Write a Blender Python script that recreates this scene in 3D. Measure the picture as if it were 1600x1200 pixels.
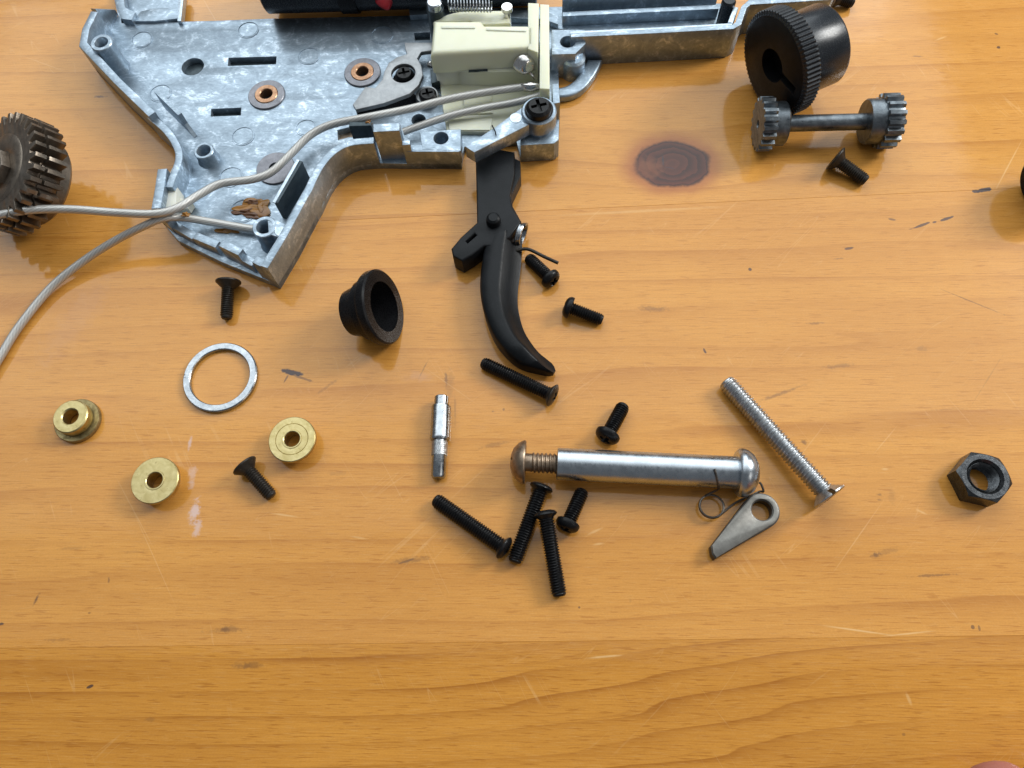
import bpy, bmesh, math, random
from mathutils import Vector, Matrix, noise
random.seed(7)
for o in list(bpy.data.objects): bpy.data.objects.remove(o)
S = 0.01                      # 1 mm of the real table = 0.01 units
sc = bpy.context.scene
COL = sc.collection
PI = math.pi

# ------------------------------------------------------------------ camera
F, H = 1202.0, 165.0          # focal length in photo pixels, lens height over the table in mm
n_ = Vector((50, 480, F)).normalized()            # straight down, in camera axes (x right, y down, z forward)
u_ = Vector((0, -1, 0)); Yc = (u_ - n_ * u_.dot(n_)).normalized()
Xc = n_.cross(Yc)
if Xc.x < 0: Xc = -Xc
cam = bpy.data.cameras.new('camera'); co = bpy.data.objects.new('camera', cam); COL.objects.link(co)
cam.sensor_fit = 'HORIZONTAL'; cam.sensor_width = 36; cam.lens = 36 * F / 1600
cam.clip_start = 0.01; cam.clip_end = 200
def camaxis(v): return Vector((v.dot(Xc), v.dot(Yc), -v.dot(n_)))
cx, cy, cz = camaxis(Vector((1, 0, 0))), camaxis(Vector((0, -1, 0))), camaxis(Vector((0, 0, -1)))
co.matrix_world = Matrix(((cx.x, cy.x, cz.x, 0), (cx.y, cy.y, cz.y, 0), (cx.z, cy.z, cz.z, H * S), (0, 0, 0, 1)))
sc.camera = co

# ------------------------------------------------------------------ world and light
w = bpy.data.worlds.new('World'); sc.world = w; w.use_nodes = True
bg = w.node_tree.nodes['Background']; bg.inputs[0].default_value = (0.86, 0.93, 1.0, 1); bg.inputs[1].default_value = 0.14
def area(name, x0, x1, y0, y1, z, power, col):
    l = bpy.data.lights.new(name, 'AREA'); l.shape = 'RECTANGLE'
    l.size = (x1 - x0) * S; l.size_y = (y1 - y0) * S; l.energy = power; l.color = col
    o = bpy.data.objects.new(name, l); COL.objects.link(o); o.location = ((x0 + x1) / 2 * S, (y0 + y1) / 2 * S, z * S)
    return o
COOL = (0.90, 0.97, 1.0)
area('window_light_near', -950, 1000, 330, 700, 800, 408, COOL)
area('window_light_lower', -950, 1000, 180, 329, 800, 99, COOL)
area('window_light_lowest', -950, 1000, 40, 179, 800, 46, COOL)
area('window_light_far', -950, 625, 702, 1120, 800, 400, COOL)
bw_ = area('back_window', -900, 800, -400, 400, 900, 750, COOL)
bw_.location = (-0.5, 16, 9); bw_.rotation_euler = (math.radians(-70), 0, 0)
rl = area('fill_light', 700, 1250, -750, -250, 850, 110, (1.0, 0.94, 0.86))  # added warm fill from the front right, no known lamp there
rl.rotation_euler = Vector((-975, 600, -850)).to_track_quat('-Z', 'Y').to_euler()
sw = area('side_window', -130, 130, -130, 130, 500, 500, (1.0, 0.99, 0.95))
sw.location = (7.3, 4.2, 5.2); sw.rotation_euler = Vector((-6.2, -2.8, -5.0)).to_track_quat('-Z', 'Y').to_euler()
vs = sc.view_settings; vs.view_transform = 'Standard'; vs.look = 'None'; vs.exposure = 0.30; vs.gamma = 1
sc.render.resolution_x = 1024; sc.render.resolution_y = 768

# ------------------------------------------------------------------ helpers
def P(x, y, z=0.0):
    """photo pixel -> point (mm) on the horizontal level z above the table"""
    r = Vector((x - 800, y - 600, F)); d = camaxis(r); t = (z - H) / d.z
    return Vector((d.x * t, d.y * t, z))
def P2(x, y, z=0.0):
    p = P(x, y, z); return (p.x, p.y)
def finish(me, ang=38):
    for p in me.polygons: p.use_smooth = True
    try: me.set_sharp_from_angle(angle=math.radians(ang))
    except Exception: pass
def link(name, me, mat, parent=None, world=True, ang=38):
    finish(me, ang)
    o = bpy.data.objects.new(name, me); COL.objects.link(o)
    if mat:
        me.materials.clear(); me.materials.append(mat)
    if parent is not None:
        o.parent = parent
        if world: o.matrix_parent_inverse = PM[parent.name].inverted()
        PM[o.name] = PM[parent.name].copy() if not world else Matrix.Identity(4)
    else: PM[o.name] = Matrix.Identity(4)
    return o
PM = {}
def thing(name, label, cat, mw=None, group=None):
    o = bpy.data.objects.new(name, None); COL.objects.link(o); o.empty_display_size = 0.02
    if mw is None: mw = Matrix.Identity(4)
    elif isinstance(mw, Vector): mw = Matrix.Translation(mw * S)
    o.matrix_world = mw; PM[o.name] = mw.copy()
    return tag(o, label, cat, group)
def tag(o, label, cat, group=None):
    o['label'] = label; o['category'] = cat
    if group: o['group'] = group
    return o
def mesh_from(verts, faces, name='m'):
    me = bpy.data.meshes.new(name); me.from_pydata([tuple(Vector(v) * S) for v in verts], [], faces); me.update()
    bm = bmesh.new(); bm.from_mesh(me); bmesh.ops.recalc_face_normals(bm, faces=bm.faces); bm.to_mesh(me); bm.free()
    return me
def lathe(prof, n=40, closed=False, rfun=None):
    """revolve (r, z) points about local z; rfun(theta, r, z) may modulate the radius"""
    vs_, rows = [], []
    for r, z in prof:
        if r < 1e-6: rows.append([len(vs_)]); vs_.append((0, 0, z)); continue
        row = []
        for i in range(n):
            t = 2 * PI * i / n; rr = rfun(t, r, z) if rfun else r
            row.append(len(vs_)); vs_.append((rr * math.cos(t), rr * math.sin(t), z))
        rows.append(row)
    fs = []
    m = len(rows)
    for k in range(m if closed else m - 1):
        a, b = rows[k], rows[(k + 1) % m]
        for i in range(n):
            j = (i + 1) % n
            if len(a) == 1 and len(b) == 1: break
            if len(a) == 1: fs.append((a[0], b[i], b[j]))
            elif len(b) == 1: fs.append((a[i], a[j], b[0]))
            else: fs.append((a[i], a[j], b[j], b[i]))
    return mesh_from(vs_, fs)
def extrude(pts, z0, z1, holes=(), bev=0.0, bres=1):
    """flat outline (mm) with holes -> bevelled slab between z0 and z1"""
    cu = bpy.data.curves.new('c', 'CURVE'); cu.dimensions = '2D'; cu.fill_mode = 'BOTH'
    for loop in [pts] + list(holes):
        sp = cu.splines.new('POLY'); sp.points.add(len(loop) - 1); sp.use_cyclic_u = True
        for q, (x, y) in zip(sp.points, loop): q.co = (x * S, y * S, 0, 1)
    cu.extrude = max((z1 - z0) / 2 - bev, 1e-4) * S
    if bev: cu.bevel_depth = bev * S; cu.bevel_resolution = bres; cu.offset = -bev * S
    ob = bpy.data.objects.new('c', cu); COL.objects.link(ob)
    dg = bpy.context.evaluated_depsgraph_get()
    me = bpy.data.meshes.new_from_object(ob.evaluated_get(dg))
    bpy.data.objects.remove(ob); bpy.data.curves.remove(cu)
    me.transform(Matrix.Translation((0, 0, (z0 + z1) / 2 * S)))
    bm = bmesh.new(); bm.from_mesh(me); bmesh.ops.remove_doubles(bm, verts=bm.verts, dist=1e-6)
    bmesh.ops.recalc_face_normals(bm, faces=bm.faces); bm.to_mesh(me); bm.free()
    return me
def pxs(lst, z): return [P2(x, y, z) for x, y in lst]
def circ(c, r, n=32, ry=None, rot=0):
    ry = ry or r
    return [(c[0] + r * math.cos(t) * math.cos(rot) - ry * math.sin(t) * math.sin(rot),
             c[1] + r * math.cos(t) * math.sin(rot) + ry * math.sin(t) * math.cos(rot)) for t in [2 * PI * i / n for i in range(n)]]
def smooth_path(pts, sub=6):
    pts = [Vector(p) for p in pts]; out = []
    ext = [pts[0] * 2 - pts[1]] + pts + [pts[-1] * 2 - pts[-2]]
    for i in range(1, len(ext) - 2):
        a, b, c, d = ext[i - 1:i + 3]
        for k in range(sub):
            t = k / sub
            out.append(0.5 * ((2 * b) + (c - a) * t + (2 * a - 5 * b + 4 * c - d) * t * t + (3 * b - a - 3 * c + d) * t ** 3))
    out.append(pts[-1]); return out
def tube(path, r, n=12, uv=False):
    path = [Vector(p) for p in path]; m = len(path)
    vs_, fs = [], []; nrm = None; L = [0]
    for i in range(m):
        t = (path[min(i + 1, m - 1)] - path[max(i - 1, 0)]).normalized()
        if i: L.append(L[-1] + (path[i] - path[i - 1]).length)
        if nrm is None:
            nrm = Vector((0, 0, 1)) if abs(t.z) < 0.9 else Vector((1, 0, 0))
        nrm = (nrm - t * nrm.dot(t)).normalized(); b = t.cross(nrm)
        rr = r(i / (m - 1)) if callable(r) else r
        for k in range(n):
            a = 2 * PI * k / n; vs_.append(path[i] + nrm * (rr * math.cos(a)) + b * (rr * math.sin(a)))
    for i in range(m - 1):
        for k in range(n):
            fs.append((i * n + k, i * n + (k + 1) % n, (i + 1) * n + (k + 1) % n, (i + 1) * n + k))
    fs.append(tuple(range(n))); fs.append(tuple((m - 1) * n + k for k in range(n)))
    me = mesh_from(vs_, fs)
    if uv:
        lay = me.uv_layers.new(name='UVMap')
        for p in me.polygons:
            ks = [v % n for v in p.vertices]; wrap = (0 in ks and n - 1 in ks)
            for li in p.loop_indices:
                v = me.loops[li].vertex_index; k = v % n
                lay.data[li].uv = ((k + (n if wrap and k == 0 else 0)) / n, L[v // n])
    return me
def box(x0, x1, y0, y1, z0, z1, bev=0.0):
    return extrude([(x0, y0), (x1, y0), (x1, y1), (x0, y1)], z0, z1, bev=bev)
def boolean(me, cutters):
    """cut the cutter meshes out of me"""
    a = bpy.data.objects.new('a', me); COL.objects.link(a); tmp = [a]
    for c in cutters:
        b = bpy.data.objects.new('b', c); COL.objects.link(b); tmp.append(b)
        md = a.modifiers.new('x', 'BOOLEAN'); md.operation = 'DIFFERENCE'; md.object = b; md.solver = 'EXACT'
    dg = bpy.context.evaluated_depsgraph_get(); dg.update()
    out = bpy.data.meshes.new_from_object(a.evaluated_get(dg))
    for t in tmp: bpy.data.objects.remove(t)
    return out
def axis_matrix(a, b, roll=0.0):
    """frame at a (mm), local +z along a->b"""
    z = (b - a).normalized(); q = z.to_track_quat('Z', 'Y')
    return Matrix.Translation(a * S) @ q.to_matrix().to_4x4() @ Matrix.Rotation(roll, 4, 'Z')
def join_meshes(mes):
    bm = bmesh.new()
    for m in mes: bm.from_mesh(m)
    out = bpy.data.meshes.new('j'); bm.to_mesh(out); bm.free(); return out

# ------------------------------------------------------------------ materials
class NT:
    def __init__(s, name):
        s.m = bpy.data.materials.new(name); s.m.use_nodes = True; s.t = s.m.node_tree; s.t.nodes.clear()
        s.out = s.t.nodes.new('ShaderNodeOutputMaterial'); s.b = s.t.nodes.new('ShaderNodeBsdfPrincipled')
        s.t.links.new(s.b.outputs[0], s.out.inputs[0])
        tc = s.t.nodes.new('ShaderNodeTexCoord'); mp = s.t.nodes.new('ShaderNodeMapping'); mp.inputs['Scale'].default_value = (100, 100, 100)
        s.t.links.new(tc.outputs['Object'], mp.inputs[0]); s.mm = mp.outputs[0]; s.tc = tc
    def set(s, k, v):
        i = s.b.inputs[k]
        if hasattr(v, 'node'): s.t.links.new(v, i)
        else: i.default_value = v if not (isinstance(v, tuple) and len(v) == 3 and len(i.default_value) == 4) else (*v, 1)
        return s
    def lk(s, v, sock):
        if hasattr(v, 'node'): s.t.links.new(v, sock)
        else: sock.default_value = v
    def math(s, op, a, b=0.0, c=0.0, clamp=False):
        n = s.t.nodes.new('ShaderNodeMath'); n.operation = op; n.use_clamp = clamp
        for q, v in zip(n.inputs, (a, b, c)): s.lk(v, q)
        return n.outputs[0]
    def map(s, vec, scale=(1, 1, 1), loc=(0, 0, 0), rot=0.0, typ='POINT'):
        n = s.t.nodes.new('ShaderNodeMapping'); n.vector_type = typ; s.t.links.new(vec, n.inputs[0])
        n.inputs['Location'].default_value = loc; n.inputs['Scale'].default_value = scale; n.inputs['Rotation'].default_value = (0, 0, rot)
        return n.outputs[0]
    def noise(s, vec, scale, detail=3, rough=0.5, dist=0.0):
        n = s.t.nodes.new('ShaderNodeTexNoise'); s.t.links.new(vec, n.inputs['Vector'])
        n.inputs['Scale'].default_value = scale; n.inputs['Detail'].default_value = detail
        n.inputs['Roughness'].default_value = rough; n.inputs['Distortion'].default_value = dist
        return n.outputs[0]
    def rng(s, v, a, b, c=0.0, d=1.0, smooth=False):
        n = s.t.nodes.new('ShaderNodeMapRange'); n.clamp = True
        if smooth: n.interpolation_type = 'SMOOTHSTEP'
        s.lk(v, n.inputs[0])
        for i, q in enumerate((a, b, c, d)): s.lk(q, n.inputs[i + 1])
        return n.outputs[0]
    def mix(s, f, a, b, mode='MIX'):
        n = s.t.nodes.new('ShaderNodeMix'); n.data_type = 'RGBA'; n.blend_type = mode; n.clamp_factor = True
        s.lk(f, n.inputs[0])
        for v, q in ((a, n.inputs[6]), (b, n.inputs[7])):
            s.lk(v if hasattr(v, 'node') else (*v, 1), q)
        return n.outputs[2]
    def ramp(s, v, stops):
        n = s.t.nodes.new('ShaderNodeValToRGB'); s.lk(v, n.inputs[0]); e = n.color_ramp.elements
        while len(e) < len(stops): e.new(0.5)
        for q, (p, c) in zip(e, stops): q.position = p; q.color = (*c, 1)
        return n.outputs[0]
    def sep(s, vec):
        n = s.t.nodes.new('ShaderNodeSeparateXYZ'); s.t.links.new(vec, n.inputs[0]); return n.outputs
    def comb(s, x, y, z=0.0):
        n = s.t.nodes.new('ShaderNodeCombineXYZ')
        for v, q in zip((x, y, z), n.inputs): s.lk(v, q)
        return n.outputs[0]
    def length(s, vec):
        n = s.t.nodes.new('ShaderNodeVectorMath'); n.operation = 'LENGTH'; s.t.links.new(vec, n.inputs[0]); return n.outputs['Value']
    def bump(s, h, strength=0.3, dist=0.1, sock='Normal', prev=None):
        n = s.t.nodes.new('ShaderNodeBump'); n.inputs['Strength'].default_value = strength; n.inputs['Distance'].default_value = dist * S
        s.t.links.new(h, n.inputs['Height'])
        if prev is not None: s.t.links.new(prev, n.inputs['Normal'])
        if sock: s.t.links.new(n.outputs[0], s.b.inputs[sock])
        return n.outputs[0]

def metal(name, c1, c2, rough, scale=0.35, met=1.0, bump=0.15, fine=4.0, rvar=0.12, specks=None, spec=0.5):
    m = NT(name); n1 = m.noise(m.mm, scale, 5, 0.6, 0.6); n2 = m.noise(m.mm, fine, 3, 0.6)
    f = m.rng(n1, 0.32, 0.68); c = m.mix(f, c1, c2); m.set('Specular IOR Level', spec)
    if specks:
        f2 = m.rng(m.noise(m.mm, specks[0], 4, 0.7), specks[1], specks[1] + 0.08); c = m.mix(f2, c, specks[2])
    m.set('Base Color', c).set('Metallic', met)
    m.set('Roughness', m.rng(n2, 0.3, 0.7, max(rough - rvar, 0.03), rough + rvar))
    m.bump(n2, bump, 0.08); return m.m
M = {}
def zinc():
    m = NT('cast_zinc')
    a = m.noise(m.mm, 0.13, 6, 0.62, 2.2); b = m.noise(m.map(m.mm, (1, 2.2, 1), rot=0.5), 0.5, 5, 0.65, 1.4); c = m.noise(m.mm, 3.0, 4, 0.6)
    k = m.math('ADD', m.math('MULTIPLY', a, 0.60), m.math('MULTIPLY', b, 0.40))
    col = m.ramp(k, [(0.30, (0.20, 0.25, 0.30)), (0.45, (0.265, 0.325, 0.385)), (0.54, (0.32, 0.39, 0.46)), (0.64, (0.60, 0.69, 0.78))])
    col = m.mix(m.rng(c, 0.66, 0.80, 0, 0.25), col, (0.14, 0.16, 0.18))
    m.set('Base Color', col).set('Metallic', 0.82).set('Roughness', m.rng(b, 0.3, 0.7, 0.50, 0.32))
    m.bump(m.math('ADD', m.math('MULTIPLY', b, 1.0), m.math('MULTIPLY', c, 0.25)), 0.24, 0.14); return m.m
M['zinc'] = zinc()
M['zinc_bright'] = metal('bright_zinc_edge', (0.36, 0.43, 0.50), (0.58, 0.66, 0.74), 0.38, 0.8, 0.85, 0.35, 3.0)
M['grey_steel'] = metal('grey_steel', (0.15, 0.15, 0.165), (0.22, 0.22, 0.24), 0.42, 0.6, 0.9)
M['lever'] = metal('sintered_lever_steel', (0.27, 0.28, 0.29), (0.35, 0.36, 0.37), 0.45, 0.5, 0.8)
M['copper'] = metal('copper_bronze', (0.26, 0.14, 0.08), (0.42, 0.25, 0.155), 0.38, 0.8, 0.9)
M['brass'] = metal('brass', (0.44, 0.35, 0.15), (0.60, 0.50, 0.255), 0.38, 0.5, 1.0, 0.2, 5.0, 0.1, (1.1, 0.62, (0.33, 0.25, 0.10)))
M['brass_dark'] = metal('tarnished_brass', (0.20, 0.155, 0.07), (0.40, 0.32, 0.16), 0.5, 0.8, 0.9, 0.5, 2.0)
M['black'] = metal('black_oxide_steel', (0.005, 0.005, 0.0055), (0.010, 0.010, 0.011), 0.30, 0.8, 0.0, 0.25, 6.0, 0.1, (1.6, 0.66, (0.03, 0.03, 0.03)), 0.2)
M['black_brown'] = metal('worn_brown_black_steel', (0.014, 0.012, 0.010), (0.034, 0.028, 0.023), 0.38, 0.8, 0.2, 0.3, 5.0, 0.1, (1.4, 0.64, (0.10, 0.09, 0.08)), 0.35)
M['black_plastic'] = metal('black_plastic', (0.006, 0.006, 0.007), (0.011, 0.011, 0.012), 0.28, 0.3, 0.0, 0.08, 3.0, 0.05, (0.9, 0.70, (0.02, 0.02, 0.021)), 0.16)
M['black_gloss'] = metal('black_anodised', (0.010, 0.012, 0.015), (0.022, 0.026, 0.032), 0.26, 0.2, 0.1, 0.08, 3.0, 0.06, (0.7, 0.68, (0.03, 0.034, 0.038)), 0.35)
M['trigger'] = metal('black_painted_cast', (0.005, 0.006, 0.007), (0.009, 0.010, 0.012), 0.40, 0.25, 0.0, 0.35, 2.5, 0.06, (1.3, 0.68, (0.03, 0.033, 0.037)), 0.17)
M['steel'] = metal('plated_steel', (0.30, 0.325, 0.35), (0.46, 0.485, 0.51), 0.26, 0.5, 1.0, 0.25, 2.0, 0.1, (0.9, 0.62, (0.12, 0.12, 0.125)))
M['chrome'] = metal('nickel_plate', (0.42, 0.455, 0.49), (0.52, 0.56, 0.60), 0.29, 0.3, 1.0, 0.06, 1.2, 0.06, (1.5, 0.72, (0.2, 0.2, 0.21)))
M['zinc_screw'] = metal('zinc_plated_dull', (0.34, 0.35, 0.36), (0.56, 0.575, 0.59), 0.34, 0.9, 1.0, 0.3, 3.0)
M['rusty'] = metal('brown_tarnished_steel', (0.20, 0.145, 0.10), (0.40, 0.31, 0.23), 0.4, 0.6, 0.9, 0.3, 3.0)
M['dark_steel'] = metal('dark_gear_steel', (0.14, 0.115, 0.092), (0.25, 0.21, 0.17), 0.36, 0.4, 0.85, 0.25, 3.0, 0.1, (0.35, 0.60, (0.20, 0.17, 0.13)))
M['pinion'] = metal('grey_pinion_steel', (0.10, 0.115, 0.13), (0.21, 0.235, 0.255), 0.38, 0.5, 0.95, 0.3, 2.5)
M['pawl'] = metal('sintered_pawl', (0.16, 0.152, 0.138), (0.23, 0.22, 0.20), 0.46, 0.6, 0.8, 0.3, 5.0)
M['pawl_edge'] = metal('pawl_edge', (0.05, 0.047, 0.042), (0.10, 0.095, 0.085), 0.45, 0.6, 0.8)
M['spring'] = metal('spring_wire', (0.09, 0.08, 0.07), (0.17, 0.15, 0.13), 0.35, 1.0, 0.9)
M['nut'] = metal('black_oiled_nut', (0.03, 0.032, 0.035), (0.085, 0.09, 0.095), 0.30, 0.9, 0.85, 0.3, 3.0)
M['solder'] = metal('solder', (0.62, 0.60, 0.58), (0.80, 0.79, 0.78), 0.2, 0.6, 1.0, 0.3, 1.2)
M['dark_shaded_cast'] = metal('dark_shaded_metal', (0.030, 0.042, 0.050), (0.060, 0.080, 0.092), 0.4, 0.4, 0.6)  # dark metal; on the hole floors and tall rib it paints in shade
def plastic(name, c, rough=0.4, sub=0.25, c2=None):
    m = NT(name); f = m.noise(m.mm, 0.18, 3); m.set('Base Color', m.mix(f, c, c2 or c)).set('Roughness', rough)
    m.set('Subsurface Weight', sub).set('Subsurface Radius', (0.02, 0.018, 0.010)).set('Subsurface Scale', 1.0)
    m.bump(m.noise(m.mm, 2.5, 2), 0.06, 0.05); return m.m
M['cream'] = plastic('cream_nylon', (0.66, 0.66, 0.49), 0.34, 0.5, (0.74, 0.745, 0.60))
M['white_nylon'] = plastic('white_nylon', (0.62, 0.62, 0.55), 0.45, 0.3)
M['red'] = plastic('red_plastic', (0.30, 0.012, 0.02), 0.4, 0.0)
M['amber'] = plastic('amber_flux', (0.42, 0.20, 0.03), 0.2, 0.2, (0.13, 0.04, 0.012))
M['soot'] = plastic('burnt_flux', (0.05, 0.018, 0.008), 0.3, 0.0, (0.16, 0.06, 0.012))
M['skin'] = plastic('skin', (0.30, 0.10, 0.075), 0.5, 0.2, (0.36, 0.13, 0.10))
def wire_mat():
    m = NT('silver_braided_wire'); uv = m.sep(m.tc.outputs['UV'])
    ph = m.math('ADD', m.math('MULTIPLY', uv[0], 9.0), m.math('MULTIPLY', uv[1], 0.62))
    h = m.math('ABSOLUTE', m.math('SINE', m.math('MULTIPLY', ph, PI)))
    g = m.noise(m.mm, 0.12, 3)
    col = m.mix(m.rng(h, 0.0, 0.5), (0.28, 0.27, 0.255), m.mix(g, (0.40, 0.39, 0.37), (0.56, 0.55, 0.52)))
    m.set('Base Color', col).set('Metallic', 0.35).set('Roughness', 0.33).set('Coat Weight', 0.4).set('Coat Roughness', 0.15)
    m.bump(h, 0.22, 0.05); return m.m
M['wire'] = wire_mat()

# ------------------------------------------------------------------ varnished pine
SPOTS = [ (1036, 252, 1.6, 9, 0, 'ink', .8), (1046, 262, 9, 1.5, -10, 'ink', .5), (1012, 262, 26, 22, 0, 'knotlobe', .5),  # photo x, y, half length px, half width px, angle deg, colour, strength
 (455, 582, 17, 5, -12, 'ink', 0.95), (470, 590, 20, 2.2, -18, 'ink', .5), (447, 592, 8, 1.6, 60, 'ink', .6), (510, 605, 22, 3, 35, 'soil', .35),
 (1538, 297, 12, 4, 12, 'ink', .95), (1525, 299, 7, 3, 0, 'ink', .9), (1440, 352, 16, 2.2, 20, 'ink', .8), (1478, 342, 12, 2.4, 18, 'ink', .85), (1460, 347, 4, 2, 20, 'ink', .8),
 (1327, 388, 8, 2, 8, 'ink', .75), (1395, 343, 7, 2, -8, 'ink', .6), (1311, 404, 12, 1.4, 5, 'soil', .5), (1172, 421, 3, 3, 0, 'ink', .8), (1101, 548, 2, 5, 20, 'ink', .8),
 (57, 936, 2.5, 9, -20, 'soil', .9), (140, 1073, 7, 2.4, 20, 'ink', .85), (2, 975, 5, 2, 0, 'ink', .8), (170, 906, 2, 5, 10, 'soil', .6), (140, 958, 3, 2, 0, 'soil', .6),
 (1368, 867, 7, 4, 20, 'soil', .75), (1460, 899, 36, 2, 3, 'soil', .6), (1385, 862, 24, 5, 12, 'soil', .3), (1520, 980, 3, 3, 0, 'ink', .6), (1530, 981, 2, 4, 0, 'ink', .5),
 (352, 984, 30, 4.5, 2, 'soil', .45), (350, 984, 7, 3.5, 0, 'soil', .6), (388, 1040, 26, 5, 0, 'soil', .45), (386, 1040, 7, 5, 10, 'soil', .4), (640, 875, 34, 5, 8, 'soil', .42), (635, 877, 14, 1.6, 18, 'ink', .45),
 (1022, 483, 24, 5, -4, 'soil', .5), (1275, 505, 14, 2.5, 3, 'soil', .5), (1440, 545, 10, 6, 0, 'soil', .3), (1310, 572, 26, 4, 6, 'soil', .4), (1220, 615, 40, 3, 20, 'soil', .5), (1256, 691, 5, 5, 0, 'soil', .7),
 (697, 590, 2.5, 16, 6, 'soil', .6), (702, 600, 9, 30, 0, 'soil', .25), (660, 580, 1.5, 18, -22, 'soil', .6), (711, 640, 2, 30, 3, 'soil', .35), (655, 588, 22, 10, 3, 'pink', .35),
 (770, 643, 3, 2, 0, 'soil', .7), (787, 640, 2, 2, 0, 'soil', .6), (772, 695, 26, 3.5, 12, 'soil', .35), (1420, 1092, 3, 9, 15, 'pale', .5), (1393, 775, 6, 14, 0, 'soil', .2), (1374, 773, 5, 2, 0, 'soil', .5), (1374, 781, 5, 2, 0, 'soil', .5),
 (157, 151, 10, 3, 2, 'soil', .9), (210, 862, 20, 3, 3, 'soil', .2), (110, 857, 24, 3, 2, 'soil', .25), (90, 1000, 22, 2.5, 0, 'soil', .3), (1434, 88, 9, 2, -3, 'soil', .5),
 (1560, 74, 3, 3, 20, 'ink', .8), (1557, 53, 3, 2, -20, 'ink', .6), (1412, 1148, 3, 2, 0, 'soil', .5), (235, 1124, 10, 3, 0, 'soil', .3), (905, 949, 2, 2, 0, 'ink', .6),
 (297, 692, 3, 14, -3, 'chalk', .5), (300, 742, 7, 14, -3, 'chalk', .35), (304, 800, 9, 18, -4, 'chalk', .65), (308, 826, 6, 14, -6, 'chalk', .5), (299, 758, 5, 9, 0, 'chalk', .35),
 (985, 938, 3, 3, 0, 'soil', .2), (1340, 985, 60, 1.4, -8, 'pale', .8), (1420, 990, 42, 1.3, 6, 'pale', .7), (945, 1026, 30, 1.6, 5, 'pale', .8), (445, 805, 22, 1.6, -8, 'pale', .6),
 (210, 800, 70, 1.0, -62, 'pale', .3), (240, 870, 90, .9, -66, 'pale', .3), (700, 600, 60, 1, -35, 'pale', .25), (1340, 840, 70, 1, 55, 'pale', .35), (1260, 700, 60, 1, 52, 'pale', .25),
 (1515, 470, 60, 1.1, -22, 'soil', .6), (1545, 590, 50, 1, 58, 'soil', .25), (1440, 800, 10, 2, -25, 'pale', .5), (1383, 733, 6, 2, 0, 'pale', .5), (1383, 688, 30, 1, 50, 'pale', .35), (560, 840, 14, 2, -10, 'pale', .4),
 (330, 20, 40, 1.2, -60, 'pale', .3), (70, 100, 40, 1.0, -20, 'pale', .35), (1470, 60, 10, 2, 20, 'pale', .6), (1575, 260, 50, 1.3, 62, 'pale', .6), (930, 830, 14, 2, 25, 'pale', .5), (935, 850, 10, 2, 10, 'pale', .5),
 (118, 500, 26, 90, -25, 'pink', .2), (1000, 330, 150, 3, 3, 'pale', .35), (525, 740, 16, 4, 3, 'soil', .2), (1480, 640, 40, 2, 3, 'soil', .2)]
SC = {'knotlobe': (0.24, 0.08, 0.03), 'ink': (0.035, 0.025, 0.03), 'soil': (0.16, 0.075, 0.03), 'pale': (0.80, 0.56, 0.27), 'chalk': (0.62, 0.50, 0.50), 'pink': (0.50, 0.27, 0.16)}
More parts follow.
